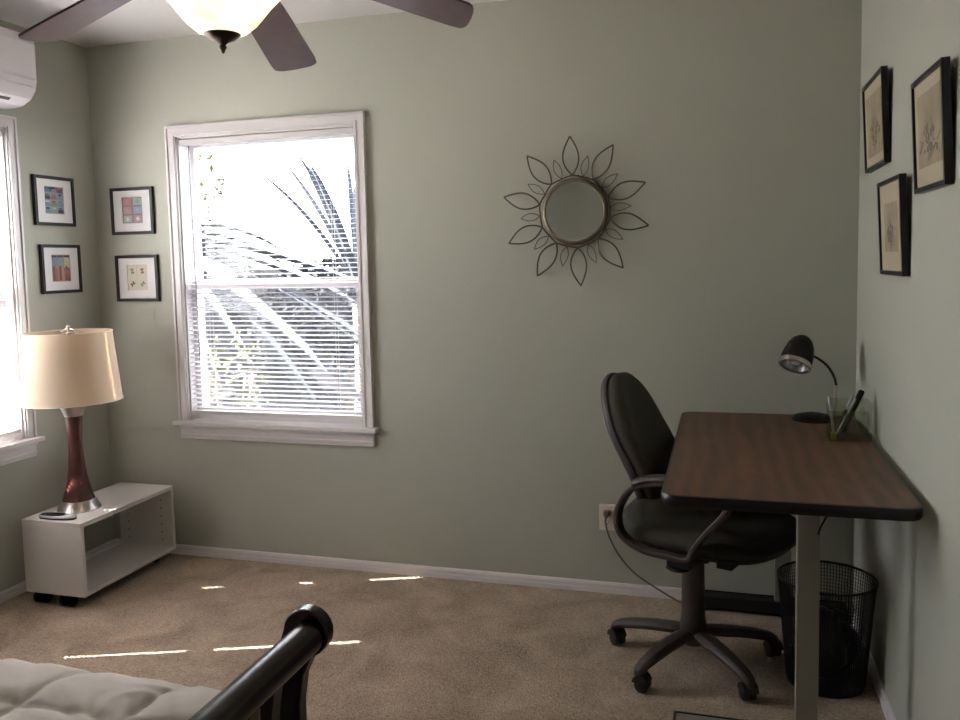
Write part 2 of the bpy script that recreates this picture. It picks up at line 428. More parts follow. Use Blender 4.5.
def bush(name, loc, R_, n, ls, m, label, cat, seedv, stem=True):
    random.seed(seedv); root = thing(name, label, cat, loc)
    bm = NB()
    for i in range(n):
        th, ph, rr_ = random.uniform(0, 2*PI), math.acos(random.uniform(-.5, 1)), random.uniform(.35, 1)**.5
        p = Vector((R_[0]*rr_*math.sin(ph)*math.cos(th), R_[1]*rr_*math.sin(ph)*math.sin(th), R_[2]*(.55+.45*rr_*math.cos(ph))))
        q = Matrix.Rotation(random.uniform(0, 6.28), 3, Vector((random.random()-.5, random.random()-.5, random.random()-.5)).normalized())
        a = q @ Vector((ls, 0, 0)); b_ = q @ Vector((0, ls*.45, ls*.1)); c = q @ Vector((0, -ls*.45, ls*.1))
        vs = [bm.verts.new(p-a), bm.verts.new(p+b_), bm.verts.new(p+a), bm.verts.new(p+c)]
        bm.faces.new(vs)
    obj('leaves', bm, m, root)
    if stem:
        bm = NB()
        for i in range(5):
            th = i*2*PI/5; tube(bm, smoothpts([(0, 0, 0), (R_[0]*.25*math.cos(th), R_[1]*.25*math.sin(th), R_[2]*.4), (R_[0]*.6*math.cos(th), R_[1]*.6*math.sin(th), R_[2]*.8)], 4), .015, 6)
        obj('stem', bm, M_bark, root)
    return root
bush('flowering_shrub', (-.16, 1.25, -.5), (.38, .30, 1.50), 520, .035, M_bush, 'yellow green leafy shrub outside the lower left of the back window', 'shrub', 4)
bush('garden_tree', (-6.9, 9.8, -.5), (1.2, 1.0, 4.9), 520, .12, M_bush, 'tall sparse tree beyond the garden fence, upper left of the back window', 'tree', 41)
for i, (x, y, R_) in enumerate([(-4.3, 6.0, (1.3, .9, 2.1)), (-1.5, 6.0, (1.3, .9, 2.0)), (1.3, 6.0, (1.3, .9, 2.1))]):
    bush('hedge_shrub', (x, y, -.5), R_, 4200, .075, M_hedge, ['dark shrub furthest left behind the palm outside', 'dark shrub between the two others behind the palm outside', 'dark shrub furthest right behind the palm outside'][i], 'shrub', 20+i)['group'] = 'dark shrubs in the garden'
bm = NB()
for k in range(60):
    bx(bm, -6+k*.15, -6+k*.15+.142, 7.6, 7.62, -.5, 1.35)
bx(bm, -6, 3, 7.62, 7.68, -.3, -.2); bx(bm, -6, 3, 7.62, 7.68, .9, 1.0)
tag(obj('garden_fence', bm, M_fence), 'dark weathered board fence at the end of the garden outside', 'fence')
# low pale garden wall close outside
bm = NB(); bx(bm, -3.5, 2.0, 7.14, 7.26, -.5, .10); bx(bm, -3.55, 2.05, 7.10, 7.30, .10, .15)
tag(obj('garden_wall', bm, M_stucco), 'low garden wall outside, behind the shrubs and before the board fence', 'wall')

# ------------------------------------------------------------------ air conditioner
ac = thing('air_conditioner', 'white wall mounted split air conditioner high above the left window', 'air conditioner', (0, -.52, 2.062))
pf = [(0, .02), (0, .29), (.17, .29), (.192, .275), (.200, .25), (.200, .10), (.192, .065), (.165, .030), (.12, .006), (.08, 0), (.02, 0)]
bm = NB(); prism(bm, [(a, z) for a, z in pf], -.84, 0, 'y'); obj('housing', bm, M_acw, ac, bevel=.012, bseg=3)
bm = NB(); prism(bm, [(.2005, .105), (.2005, .25), (.205, .248), (.205, .107)], -.83, -.012, 'y'); obj('front_panel', bm, M_acw, ac, bevel=.002)
bm = NB(); prism(bm, [(.195, .078), (.171, .030), (.178, .028), (.201, .074)], -.80, -.03, 'y'); obj('louvre', bm, M_acw, ac, bevel=.001)
bm = NB(); prism(bm, [(.152, .0235), (.140, .0170), (.141, .0140), (.153, .0205)], -.76, -.10, 'y'); obj('air_outlet', bm, M_slot, ac)

# ------------------------------------------------------------------ ceiling fan
FX, FY, FZ = 1.714, -1.522, 2.192
fan = thing('ceiling_fan', 'dark brown ceiling fan with a lit frosted glass bowl', 'ceiling fan', (FX, FY, H))
def fz(z): return z-H
bm = NB(); lathe(bm, [(.075, 0), (.075, -.02), (.06, -.045), (.03, -.06), (.03, -.10)], 28); obj('canopy', bm, M_bronze, fan, smooth=True)
bm = NB(); lathe(bm, [(.04, fz(2.345)), (.10, fz(2.335)), (.125, fz(2.30)), (.125, fz(2.23)), (.11, fz(2.20)), (.08, fz(2.185)), (.06, fz(2.17)), (.06, fz(2.11)), (.14, fz(2.10)), (.145, fz(2.092))], 36); obj('motor_housing', bm, M_bronze, fan, smooth=True)
bm = NB()
bprof = [(.140, fz(2.096)), (.158, fz(2.085)), (.160, fz(2.072)), (.140, fz(2.052)), (.124, fz(2.035)), (.106, fz(2.012)), (.086, fz(1.988)), (.062, fz(1.968)), (.040, fz(1.960)), (.02, fz(1.958))]
lathe(bm, bprof, 40, capb=True, capt=True); obj('light_bowl', bm, M_bowl, fan, smooth=True)
bm = NB(); lathe(bm, [(.0, fz(1.968)), (.043, fz(1.966)), (.045, fz(1.961)), (.032, fz(1.950)), (.014, fz(1.942)), (.007, fz(1.936)), (.010, fz(1.930)), (.006, fz(1.924)), (.004, fz(1.918)), (0, fz(1.914))][::-1], 24)
obj('finial', bm, M_bronze, fan, smooth=True)
pl = bpy.data.lights.new('fan_bulb_light', 'POINT'); pl.energy = 7; pl.color = (1, .92, .80); pl.shadow_soft_size = .08
plo = bpy.data.objects.new('fan_bulb_light', pl); COL.objects.link(plo); plo.parent = fan; plo.location = (0, 0, fz(2.03))
tips = [174.9, 101.3, 26.5, -43, -113]
for a in tips:
    ar = math.radians(a)
    Mx = Matrix.Translation((0, 0, fz(FZ))) @ Matrix.Rotation(ar, 4, 'Z') @ Matrix.Rotation(math.radians(15.4), 4, 'Y') @ Matrix.Rotation(math.radians(-8.8), 4, 'X')
    L0, L1 = .20, .652
    poly = []
    for x, w in ((L0, .052), (L0+.02, .058), (.35, .063), (.5, .068), (L1-.05, .071)): poly.append((x, -w))
    for k in range(0, 11):
        t_ = -PI/2+PI*k/10; ca = abs(math.cos(t_))**.45; sa = math.copysign(abs(math.sin(t_))**.75, t_)
        poly.append((L1-.045+.045*ca, .071*sa))
    for x, w in ((L1-.05, .071), (.5, .068), (.35, .063), (L0+.02, .058), (L0, .052)): poly.append((x, w))
    bm = NB(); prism(bm, poly, -.003, .003, 'z', M=Mx); obj('blade', bm, M_blade, fan)
    bm = NB(); tube(bm, [Mx @ Vector(p) for p in ((.09, 0, .012), (.15, 0, .010), (.20, 0, .009), (.27, 0, .009))], .008, 8, flat=2.2)
    obj('blade_iron', bm, M_bronze, fan, smooth=True)

# ------------------------------------------------------------------ framed prints, left corner
C_ = lambda n, c: mat(n, c, .8)
P_blue, P_teal, P_red, P_navy, P_grn, P_yel, P_org, P_br, P_crm, P_grey, P_mau = [C_('ink_'+n, c) for n, c in dict(
    blue=(.19, .25, .36), teal=(.22, .30, .30), red=(.30, .13, .14), navy=(.05, .05, .08), green=(.17, .23, .16), yellow=(.52, .48, .30),
    orange=(.42, .24, .17), brown=(.16, .10, .08), cream=(.60, .56, .45), grey=(.30, .31, .33), mauve=(.28, .20, .24)).items()]
PM = [P_crm, P_blue, P_teal, P_red, P_navy, P_grn, P_yel, P_org, P_br, P_grey, P_mau]
def frame_left(mat4, kind, label):
    root = thing('picture_frame', label, 'picture frame', group='small square black frames in the corner'); root.matrix_world = mat4
    # local: x right along wall, y towards room is NEGATIVE, z up, centre at origin
    w, h = .236, .221; fw = .014
    bm = NB()
    for a in ((-w/2, w/2, h/2-fw, h/2), (-w/2, w/2, -h/2, -h/2+fw), (-w/2, -w/2+fw, -h/2+fw, h/2-fw), (w/2-fw, w/2, -h/2+fw, h/2-fw)):
        bx(bm, a[0], a[1], -.017, -.001, a[2], a[3])
    obj('frame', bm, M_black, root)
    aw, ah = .056, .061; zc = .004
    bm = NB()
    for a in ((-w/2+fw, w/2-fw, ah+zc, h/2-fw), (-w/2+fw, w/2-fw, -h/2+fw, -ah+zc), (-w/2+fw, -aw, -ah+zc, ah+zc), (aw, w/2-fw, -ah+zc, ah+zc)):
        bx(bm, a[0], a[1], -.011, -.008, a[2], a[3])
    obj('mat_board', bm, M_matw, root)
    bm = NB(); random.seed(3)
    bg = {'houses': 9, 'bars': 7, 'grid': 8, 'leaves': 0}[kind]
    bx(bm, -aw, aw, -.0078, -.006, -ah+zc, ah+zc, bg)
    def q(x0, x1, z0, z1, mi, y=-.0084): bx(bm, -aw+x0*2*aw, -aw+x1*2*aw, y, -.0078, -ah+zc+z0*2*ah, -ah+zc+z1*2*ah, mi)
    if kind == 'houses':
        for i in range(4):
            for j in range(3):
                x0 = j/3+.03; z0 = i/4+.03
                q(x0, x0+.27, z0, z0+.13, [1, 2, 4, 3, 1, 5][(i*3+j+i) % 6]); q(x0+.04, x0+.22, z0+.14, z0+.20, [4, 0, 8, 5][(i+j) % 4])
        q(.55, .97, .80, .97, 3); q(.03, .50, .82, .97, 4)
    if kind == 'bars':
        for j in range(3):
            q(j/3+.02, j/3+.31, .53, .97, [1, 2, 6][j]); q(j/3+.02, j/3+.31, .03, .50, [3, 7, 3][j]); q(j/3+.08, j/3+.18, .05, .58, 8, -.0088)
            q(j/3+.02, j/3+.31, .90, .97, 4, -.0088)
    if kind == 'grid':
        for i in range(3):
            for j in range(2):
                q(j/2+.04, j/2+.46, i/3+.03, i/3+.30, [9, 10, 10, 1, 3, 2][i*2+j])
                cx, cz = -aw+(j/2+.25)*2*aw, -ah+zc+(i/3+.165)*2*ah
                prism(bm, [(cx+.010*math.cos(k*PI/8), cz+.010*math.sin(k*PI/8)) for k in range(16)], -.0090, -.0084, 'y', mi=[0, 0, 7, 9, 10, 5][i*2+j])
    if kind == 'leaves':
        for i in range(2):
            for j in range(2):
                q(j/2+.03, j/2+.47, i/2+.03, i/2+.47, 0)
                cx, cz = -aw+(j/2+.25)*2*aw, -ah+zc+(i/2+.25)*2*ah
                for s in (-1, 1):
                    an = .7+s*.5+i
                    pts = [(cx+.016*t_*math.cos(an)+.005*math.sin(PI*abs(t_))*math.sin(an)*sg, cz+.016*t_*math.sin(an)-.005*math.sin(PI*abs(t_))*math.cos(an)*sg)
                           for t_, sg in ((-1, 0), (-.5, 1), (0, 1), (.5, 1), (1, 0), (.5, -1), (0, -1), (-.5, -1))]
                    prism(bm, pts, -.0092-.0003*s, -.0086, 'y', mi=[8, 5][i ^ j])
    obj('print', bm, PM, root)
    return root
RL = lambda y, z: Matrix.Translation((0, y, z)) @ Matrix.Rotation(PI/2, 4, 'Z')     # left wall: local x -> +y, local -y -> +x
frame_left(RL(-.268, 1.699), 'houses', 'small black frame with blue green gridded print, upper one on the left wall')
frame_left(RL(-.252, 1.393), 'bars', 'small black frame with red and yellow column print, lower one on the left wall')
frame_left(Matrix.Translation((.219, 0, 1.660)), 'grid', 'small black frame with a print of six patterned squares, upper one on the back wall')
frame_left(Matrix.Translation((.227, 0, 1.341)), 'leaves', 'small black frame with pale leaf drawings, lower one on the back wall beside the window')

# ------------------------------------------------------------------ framed sketches, right wall
def frame_right(yc, zc, w, h, mw_, label, lean, seedv):
    root = thing('picture_frame', label, 'picture frame', group='black framed sketches on the right wall')
    # hinge at the bottom, leaning out at the top; local x -> -y world, local -y -> -x world
    root.matrix_world = Matrix.Translation((W-.001, yc, zc-h/2)) @ Matrix.Rotation(-PI/2, 4, 'Z') @ Matrix.Rotation(lean, 4, 'X')
    bm = NB(); fw = .012
    for a in ((-w/2, w/2, h-fw, h), (-w/2, w/2, 0, fw), (-w/2, -w/2+fw, fw, h-fw), (w/2-fw, w/2, fw, h-fw)):
        bx(bm, a[0], a[1], -.019, -.001, a[2], a[3])
    obj('frame', bm, M_black, root)
    bm = NB(); bx(bm, -w/2+fw, w/2-fw, -.013, -.009, fw, h-fw); obj('mat_board', bm, M_mattan, root)
    random.seed(seedv)
    ax, z0, z1 = w/2-fw-mw_[0], fw+mw_[1], h-fw-mw_[2]
    bm = NB(); bx(bm, -ax, ax, -.0138, -.013, z0, z1)
    for k in range(26):   # pencil strokes: roofs, walls, trees
        x = random.gauss(0, ax*.35); z = z0+(z1-z0)*random.uniform(.12, .55); l = random.uniform(.01, .05); an = random.choice([0, PI/2, PI/2, .6, -.6])
        dx, dz = l/2*math.cos(an), l/2*math.sin(an)
        if abs(x)+abs(dx) > ax-.004: continue
        n_ = Vector((-math.sin(an), math.cos(an)))*.0014
        prism(bm, [(x-dx-n_.x, z-dz-n_.y), (x+dx-n_.x, z+dz-n_.y), (x+dx+n_.x, z+dz+n_.y), (x-dx+n_.x, z-dz+n_.y)], -.0142, -.0138, 'y', mi=1)
    for k in range(14):
        x = random.gauss(0, ax*.3); z = z0+(z1-z0)*random.uniform(.2, .5); r = random.uniform(.004, .012)
        if abs(x)+r > ax: continue
        prism(bm, [(x+r*math.cos(a_*PI/3), z+r*math.sin(a_*PI/3)) for a_ in range(6)], -.0141, -.0138, 'y', mi=1)
    obj('print', bm, [M_paper, M_graph], root)
frame_right(-.438, 1.797, .355, .283, (.035, .03, .035), 'black framed sketch nearest the corner, upper left of three on the right wall', .05, 1)
frame_right(-1.185, 1.668, .305, .272, (.03, .045, .03), 'largest looking black framed sketch, nearest the photo right edge', .05, 2)
frame_right(-.745, 1.459, .335, .274, (.06, .055, .055), 'black framed sketch with wide tan mat, lowest of three on the right wall', .05, 3)

# ------------------------------------------------------------------ sunburst mirror
mir = thing('sunburst_mirror', 'round wall mirror framed by wire flower petals', 'mirror', (2.335, 0, 1.578))
def ylathe(bm, prof, n=48):  # prof (r, d) d = distance from wall into room
    lathe(bm, prof, n, M=Matrix.Rotation(PI/2, 4, 'X'))
bm = NB(); ylathe(bm, [(.119, .022), (.119, .026)]); obj('mirror_glass', bm, M_mirror, mir, smooth=True)
bm = NB(); ylathe(bm, [(.117, .004), (.117, .030), (.122, .032), (.129, .029), (.134, .022), (.134, .004)], 56); obj('rim', bm, M_bulbtan, mir, smooth=True)
tipa = [93, 58.6, 20.2, -12.5, -50, -85.7, -121.4, -156.3, 166.7, 129.7]
def petal(a, r0, r1, hw, rad, dep, loop):
    a = math.radians(a); er = Vector((math.cos(a), 0, math.sin(a))); et = Vector((-math.sin(a), 0, math.cos(a)))
    bm = NB()
    for s in (-1, 1):
        pts = []
        if loop:
            pts += [er*(r0+.004)-et*s*.05+Vector((0, -dep+.004, 0)), er*(r0+.012)-et*s*.025+Vector((0, -dep, 0))]
        for k in range(13):
            t_ = k/12; pts.append(er*(r0+(r1-r0)*t_+(.018 if loop else 0)*(1-t_))+et*s*hw*math.sin(PI*t_**.85)+Vector((0, -dep-.012*math.sin(PI*t_), 0)))
        tube(bm, pts, rad, 7)
    return obj('petal' if loop else 'small_petal', bm, M_wire, mir, smooth=True)
for a in tipa: petal(a, .128, .300, .032, .0032, .018, True)
for a, b_ in zip(tipa, tipa[1:]+[93]):
    if a < -150 and b_ > 150: b_ -= 360
    petal((a+b_)/2, .145, .225, .015, .0016, .012, False)

# ------------------------------------------------------------------ white cabinet on casters
cx0, cx1, cy0, cy1, cz0, cz1, th = .125, .421, -.682, -.085, .055, .363, .018
cab = thing('open_cabinet', 'low white open cabinet on black casters in the corner', 'cabinet', (cx0, cy0, 0))
def cb(bm, a, b_, c, d, e, f): bx(bm, a-cx0, b_-cx0, c-cy0, d-cy0, e, f)
bm = NB(); cb(bm, cx0, cx1, cy0, cy1, cz1-th, cz1); obj('top_panel', bm, M_white, cab, bevel=.0012)
bm = NB(); cb(bm, cx0, cx1, cy0, cy1, cz0, cz0+th); obj('bottom_panel', bm, M_white, cab, bevel=.0012)
bm = NB(); cb(bm, cx0, cx1, cy0, cy0+th, cz0+th, cz1-th); obj('side_panel', bm, M_white, cab, bevel=.0012)
bm = NB(); cb(bm, cx0, cx1, cy1-th, cy1, cz0+th, cz1-th); 
for xx in (cx0+.05, cx1-.06):
    for k in range(6): bx(bm, xx-.003-cx0, xx+.003-cx0, cy1-th-.0006-cy0, cy1-th-cy0, .10+k*.038, .106+k*.038, 1)
obj('side_panel', bm, [M_white, M_slot], cab)
bm = NB(); cb(bm, cx0, cx0+.016, cy0+th, cy1-th, cz0+th, cz0+th+.014); obj('back_rail', bm, M_white, cab)
for i, (px, py) in enumerate([(.175, -.645), (.315, -.655), (.175, -.13), (.32, -.13)]):
    bm = NB(); lathe(bm, [(.020, .047), (.020, .055)], 16, c=(px-cx0, py-cy0, 0)); bx(bm, px-.008-cx0, px+.008-cx0, py-.012-cy0, py+.012-cy0, .03, .048)
    c = obj('caster', bm, M_blackp, cab)
    bm = NB()
    for s in (-.027, .009): 
        lathe(bm, [(.015, 0), (.0265, .002), (.0265, .016), (.015, .018)], 20, M=Matrix.Translation((px-cx0+s, py-cy0, .0265)) @ Matrix.Rotation(PI/2, 4, 'Y'))
    obj('wheel', bm, M_blackp, c, smooth=True)

# ------------------------------------------------------------------ table lamp
TL = (.250, -.495, cz1)
lamp = thing('table_lamp', 'table lamp with cream drum shade and mahogany base on the white cabinet', 'lamp', TL)
z0 = cz1
bm = NB(); lathe(bm, [(.088, 0), (.088, .004), (.082, .012), (.070, .040), (.066, .042)], 40); obj('base_ring', bm, M_steel, lamp, smooth=True)
bm = NB(); lathe(bm, [(.065, .042), (.053, .080), (.043, .125), (.035, .18), (.030, .24), (.029, .30), (.032, .36), (.036, .404)], 40); obj('body', bm, M_lampwood, lamp, smooth=True)
bm = NB(); lathe(bm, [(.037, .404), (.039, .410), (.051, .440), (.056, .450), (.050, .451), (.012, .451), (.012, .458)], 40); obj('neck_cap', bm, M_steel, lamp, smooth=True)
bm = NB(); lathe(bm, [(.014, .456), (.016, .46), (.016, .52), (.010, .53)], 20)
tube(bm, smoothpts([(.02, 0, .50), (.07, 0, .60), (.04, 0, .75), (0, 0, .775), (-.04, 0, .75), (-.07, 0, .60), (-.02, 0, .50)], 6), .0025, 6)
obj('socket_and_harp', bm, M_steel, lamp, smooth=True)
bm = NB(); lathe(bm, [(.0, .52), (.018, .525), (.030, .56), (.028, .59), (.012, .61), (0, .612)], 16); obj('bulb', bm, M_matw, lamp, smooth=True)
bm = NB(); n = 64; zb, ztp, rb, rt = .470, .762, .200, .172
for (ra, rbm) in ((1, 1),):
    lathe(bm, [(rb, zb), (rb-.002, zb+.004), (rt, ztp-.003), (rt, ztp), (rt-.003, ztp), (rb-.004, zb)], n, capb=False, capt=False)
sh = obj('lamp_shade', bm, M_shade, lamp, smooth=True)
bm = NB()
bm.free()
M_tape = mat('cream_trim_tape', (.62, .54, .43), .8)
for (r, z, tr_) in ((rb+.0006, zb, .0022), (rt+.0006, ztp, .0022)):
    bm = NB(); tube(bm, [(r*math.cos(2*PI*k/48), r*math.sin(2*PI*k/48), z) for k in range(48)], tr_, 6, closed=True)
    obj('shade_trim', bm, M_tape, sh)
bm = NB()
for k in range(3):
    a = k*2*PI/3+.4; tube(bm, [(0, 0, ztp-.008), (rt*math.cos(a), rt*math.sin(a), ztp-.004)], .002, 6)
obj('spider', bm, M_steel, sh)
bm = NB(); lathe(bm, [(0, ztp-.012), (.012, ztp-.010), (.012, ztp-.004), (.006, ztp), (.007, ztp+.018), (.010, ztp+.022), (.006, ztp+.028), (0, ztp+.03)], 16); obj('shade_finial', bm, M_steel, lamp, smooth=True)

# ------------------------------------------------------------------ remote on cabinet
rem = thing('remote_control', 'small silver handheld remote with dark screen on the cabinet, in front of the lamp', 'remote control', (.272, -.640, cz1), math.radians(4))
def superell(a, b_, n=28, e=2.6): return [(a*math.copysign(abs(math.cos(2*PI*k/n))**(2/e), math.cos(2*PI*k/n)), b_*math.copysign(abs(math.sin(2*PI*k/n))**(2/e), math.sin(2*PI*k/n))) for k in range(n)]
bm = NB(); prism(bm, superell(.085, .026), .001, .007); obj('lower_shell', bm, M_blackp, rem, bevel=.002)
bm = NB(); prism(bm, superell(.087, .028), .007, .017); obj('upper_shell', bm, M_silver, rem, bevel=.004, bseg=3)
bm = NB(); prism(bm, [(x*.62-.024, y*.78) for x, y in superell(.087, .028)], .017, .0185); obj('screen', bm, M_blackp, rem)
bm = NB()
for i in range(2):
    for j in range(2): prism(bm, [(.052+i*.014+x, -.009+j*.018+y) for x, y in superell(.005, .005, 12)], .017, .0185)
obj('buttons', bm, M_matw, rem)

# ------------------------------------------------------------------ wall outlet and cord
out = thing('wall_outlet', 'almond wall outlet low on the back wall behind the office chair', 'outlet', (2.454, 0, .321))
bm = NB(); bx(bm, -.034, .034, -.006, 0, -.055, .055); obj('cover_plate', bm, M_plate, out, bevel=.003)
for s in (-1, 1):
    bm = NB(); prism(bm, [(x, s*.021+y) for x, y in superell(.016, .014, 20, 4)], -.0085, -.006, 'y'); rc = obj('receptacle', bm, M_plate, out)
    bm = NB()
    for u in (-.006, .006): bx(bm, u-.001, u+.001, -.0088, -.0084, s*.021-.001, s*.021+.007)
    bx(bm, -.002, .002, -.0088, -.0084, s*.021-.009, s*.021-.005); obj('slot', bm, M_slot, rc)
bm = NB(); lathe(bm, [(0, -.0065), (.003, -.0065), (.003, -.006)], 10, M=Matrix.Rotation(PI/2, 4, 'X') @ Matrix.Scale(-1, 4, (0, 0, 1))); obj('screw', bm, M_steel, out)
pc = thing('power_cord', 'grey brown power cord curving down from the wall outlet to the carpet', 'cord', (2.454, 0, .342))
bm = NB(); bx(bm, -.012, .012, -.034, -.009, -.010, .012); bx(bm, -.007, .007, -.046, -.034, -.014, .006); obj('plug', bm, M_cord, pc, bevel=.003)
cp = [(0, -.046, -.006), (0, -.055, -.03), (.015, -.05, -.09), (.055, -.05, -.165), (.12, -.05, -.235), (.20, -.05, -.285), (.275, -.06, -.322), (.34, -.09, -.336), (.37, -.10, -.3365)]
bm = NB(); tube(bm, smoothpts(cp, 8), .0038, 8); obj('cable', bm, M_cord, pc, smooth=True)

# ------------------------------------------------------------------ desk
DX0, DX1, DY0, DY1, DZ = 2.762, 3.362, -1.262, -.062, .785
dk = thing('desk', 'walnut topped desk with black edge against the right wall', 'desk', (DX0, DY0, 0))
def rrect(x0, x1, y0, y1, r, n=7):
    out_ = []
    for cx, cy, a0 in ((x1-r, y1-r, 0), (x0+r, y1-r, PI/2), (x0+r, y0+r, PI), (x1-r, y0+r, 3*PI/2)):
        for k in range(n+1): out_.append((cx+r*math.cos(a0+PI/2*k/n), cy+r*math.sin(a0+PI/2*k/n)))
    return out_
LX, LY = DX1-DX0, DY1-DY0
bm = NB(); prism(bm, rrect(.003, LX-.003, .003, LY-.003, .042), DZ-.026, DZ); obj('desktop', bm, M_desktop, dk)
bm = NB()
# T-moulding: ring around the top
outer = rrect(0, LX, 0, LY, .045); ring = []
for (px, py) in outer: ring.append(Vector((px, py, 0)))
cc = Vector((LX/2, LY/2, 0)); N = len(ring)
sec = [(-.006, -.0008), (.003, -.001), (.006, -.006), (.006, -.024), (.003, -.030), (-.006, -.031)]
rows = []
for i in range(N):
    d = (ring[(i+1) % N]-ring[i-1]).normalized(); nn = Vector((d.y, -d.x, 0))
    rows.append([bm.verts.new(ring[i]+nn*a+Vector((0, 0, DZ+b_))) for a, b_ in sec])
for i in range(N):
    A, B = rows[i], rows[(i+1) % N]
    for k in range(len(sec)): bm.faces.new((A[k], A[(k+1) % len(sec)], B[(k+1) % len(sec)], B[k]))
obj('edge_band', bm, M_edge, dk, smooth=True)
for yl in (-1.015, -.068):
    yy = yl-DY0; xl = 3.132-DX0
    bm = NB(); bx(bm, xl-.029, xl+.029, yy-.02, yy+.02, .05, DZ-.03); obj('leg', bm, M_deskleg, dk, bevel=.003)
    bm = NB(); bx(bm, .02, LX-.01, yy-.03, yy+.03, .012, .06); f = obj('foot', bm, M_deskleg if yl < -.5 else M_chaird, dk, bevel=.004)
    bm = NB(); bx(bm, .012, .02, yy-.032, yy+.032, 0, .062); bx(bm, LX-.01, LX-.004, yy-.032, yy+.032, 0, .062)
    bx(bm, .012, LX-.004, yy+.030, yy+.034, .0, .062)
    bx(bm, .02, .06, yy-.028, yy+.028, 0, .013); bx(bm, LX-.06, LX-.01, yy-.028, yy+.028, 0, .013); obj('foot_cap', bm, M_edge, f)
    bm = NB(); bx(bm, .06, LX-.04, yy-.018, yy+.018, DZ-.052, DZ-.0275); obj('top_bracket', bm, M_chaird, dk)
bm = NB(); bx(bm, .36, .375, -1.0-DY0, -.19-DY0, DZ-.075, DZ-.03); obj('cross_rail', bm, M_chaird, dk)
bm = NB(); tube(bm, smoothpts([(3.19, -1.10, .757), (3.185, -1.09, .73), (3.168, -1.07, .69), (3.155, -1.03, .63), (3.15, -.98, .50)], 6), .0028, 6)
tag(obj('desk_cable', bm, M_blackp), 'thin black cable hanging under the desk beside its near leg', 'cable')

# ------------------------------------------------------------------ desk lamp
dl = thing('desk_lamp', 'black gooseneck desk lamp with silver rimmed shade at the back of the desk', 'desk lamp', (3.225, -.165, DZ))
bm = NB(); lathe(bm, [(.072, 0), (.073, .006), (.064, .016), (.035, .024), (.012, .027), (0, .027)], 36); obj('base', bm, M_blackp, dl, smooth=True)
neck = [(.055, -.01, .014), (.068, -.01, .03), (.073, -.01, .07), (.075, -.01, .13), (.068, -.01, .16), (.045, -.01, .20), (.010, -.008, .228), (-.015, -.005, .238)]
bm = NB(); tube(bm, smoothpts(neck[3:], 6), .0045, 8); obj('gooseneck', bm, M_blackm, dl, smooth=True)
bm = NB(); tube(bm, smoothpts(neck[:4], 6), .0075, 10); obj('stem', bm, M_steel, dl, smooth=True)
ax = Vector((.36, .58, 1)).normalized()      # from opening to crown
Ms = Matrix.Translation((-.070, -.05, .200)) @ ax.to_track_quat('Z', 'Y').to_matrix().to_4x4()
bm = NB(); lathe(bm, [(.054, .018), (.055, .03), (.053, .055), (.046, .085), (.035, .108), (.020, .122), (0, .128), (0, .124), (.019, .118), (.033, .104), (.043, .083), (.050, .055), (.052, .03), (.052, .018)], 32, M=Ms, capb=False, capt=False)
s_ = obj('lamp_shade', bm, M_blackp, dl, smooth=True)
bm = NB(); lathe(bm, [(.054, 0), (.0565, .002), (.0565, .018), (.054, .020), (.051, .020), (.050, .002), (.054, 0)], 32, M=Ms, capb=False, capt=False); obj('shade_ring', bm, M_steel, s_, smooth=True)
bm = NB(); lathe(bm, [(.051, .006), (.044, .03), (.030, .06), (0, .07)], 28, M=Ms, capb=False); obj('reflector', bm, M_silver, s_, smooth=True)
bm = NB(); lathe(bm, [(0, .012), (.018, .016), (.026, .032), (.020, .05), (.012, .06)], 20, M=Ms); obj('bulb', bm, M_matw, s_, smooth=True)

# ------------------------------------------------------------------ acrylic organiser with pens
og = thing('desk_organizer', 'clear acrylic desk organizer against the right wall holding pens', 'organizer', (3.240, -.530, DZ))
bm = NB()
bx(bm, 0, .125, 0, .105, .0005, .004)
bx(bm, 0, .125, 0, .003, .004, .030); bx(bm, 0, .003, .003, .105, .004, .030); bx(bm, .122, .125, .003, .105, .004, .125)
bx(bm, .003, .122, .102, .105, .004, .125); bx(bm, .003, .122, .050, .053, .004, .090); bx(bm, .055, .058, .053, .102, .004, .10); bx(bm, 0, .003, .053, .105, .03, .11)
obj('tray', bm, M_acry, og)
bm = NB(); bx(bm, .004, .020, .004, .020, .0045, .028); 
tag(obj('sticky_notes', bm, [mat('yellow_green_paper', (.33, .36, .10), .8)], None, loc=(3.240, -.530, DZ)), 'small stack of yellow green notes in the front of the organizer', 'sticky notes')
def pen(p0, p1, r, m, capm, label):
    p0, p1 = Vector(p0), Vector(p1); root = thing('pen', label, 'pen', p0); d = p1-p0; L = d.length
    Mq = d.to_track_quat('Z', 'Y').to_matrix().to_4x4()
    bm = NB(); lathe(bm, [(0, 0), (r*.3, .001), (r*.8, .014), (r, .02), (r, L*.62)], 12, M=Mq); obj('barrel', bm, m, root, smooth=True)
    bm = NB(); lathe(bm, [(r*1.15, L*.6), (r*1.15, L*.97), (r*.8, L), (0, L)], 12, M=Mq); obj('cap', bm, capm, root, smooth=True)
zb = DZ+.006
pen((3.285, -.44, zb), (3.348, -.43, .938), .0085, M_blackp, M_blackp, 'thick black marker leaning right in the clear organizer')
pen((3.272, -.432, zb), (3.322, -.425, .925), .0060, M_blackp, M_silver, 'thinner black pen with silver cap behind the thick marker')
pen((3.268, -.452, zb), (3.325, -.456, .915), .0032, M_silver, M_silver, 'slim silver pen leaning in front of the black marker')
pen((3.262, -.45, zb), (3.247, -.425, .915), .0040, M_silver, M_silver, 'slim silver pen standing upright at the left of the organizer')

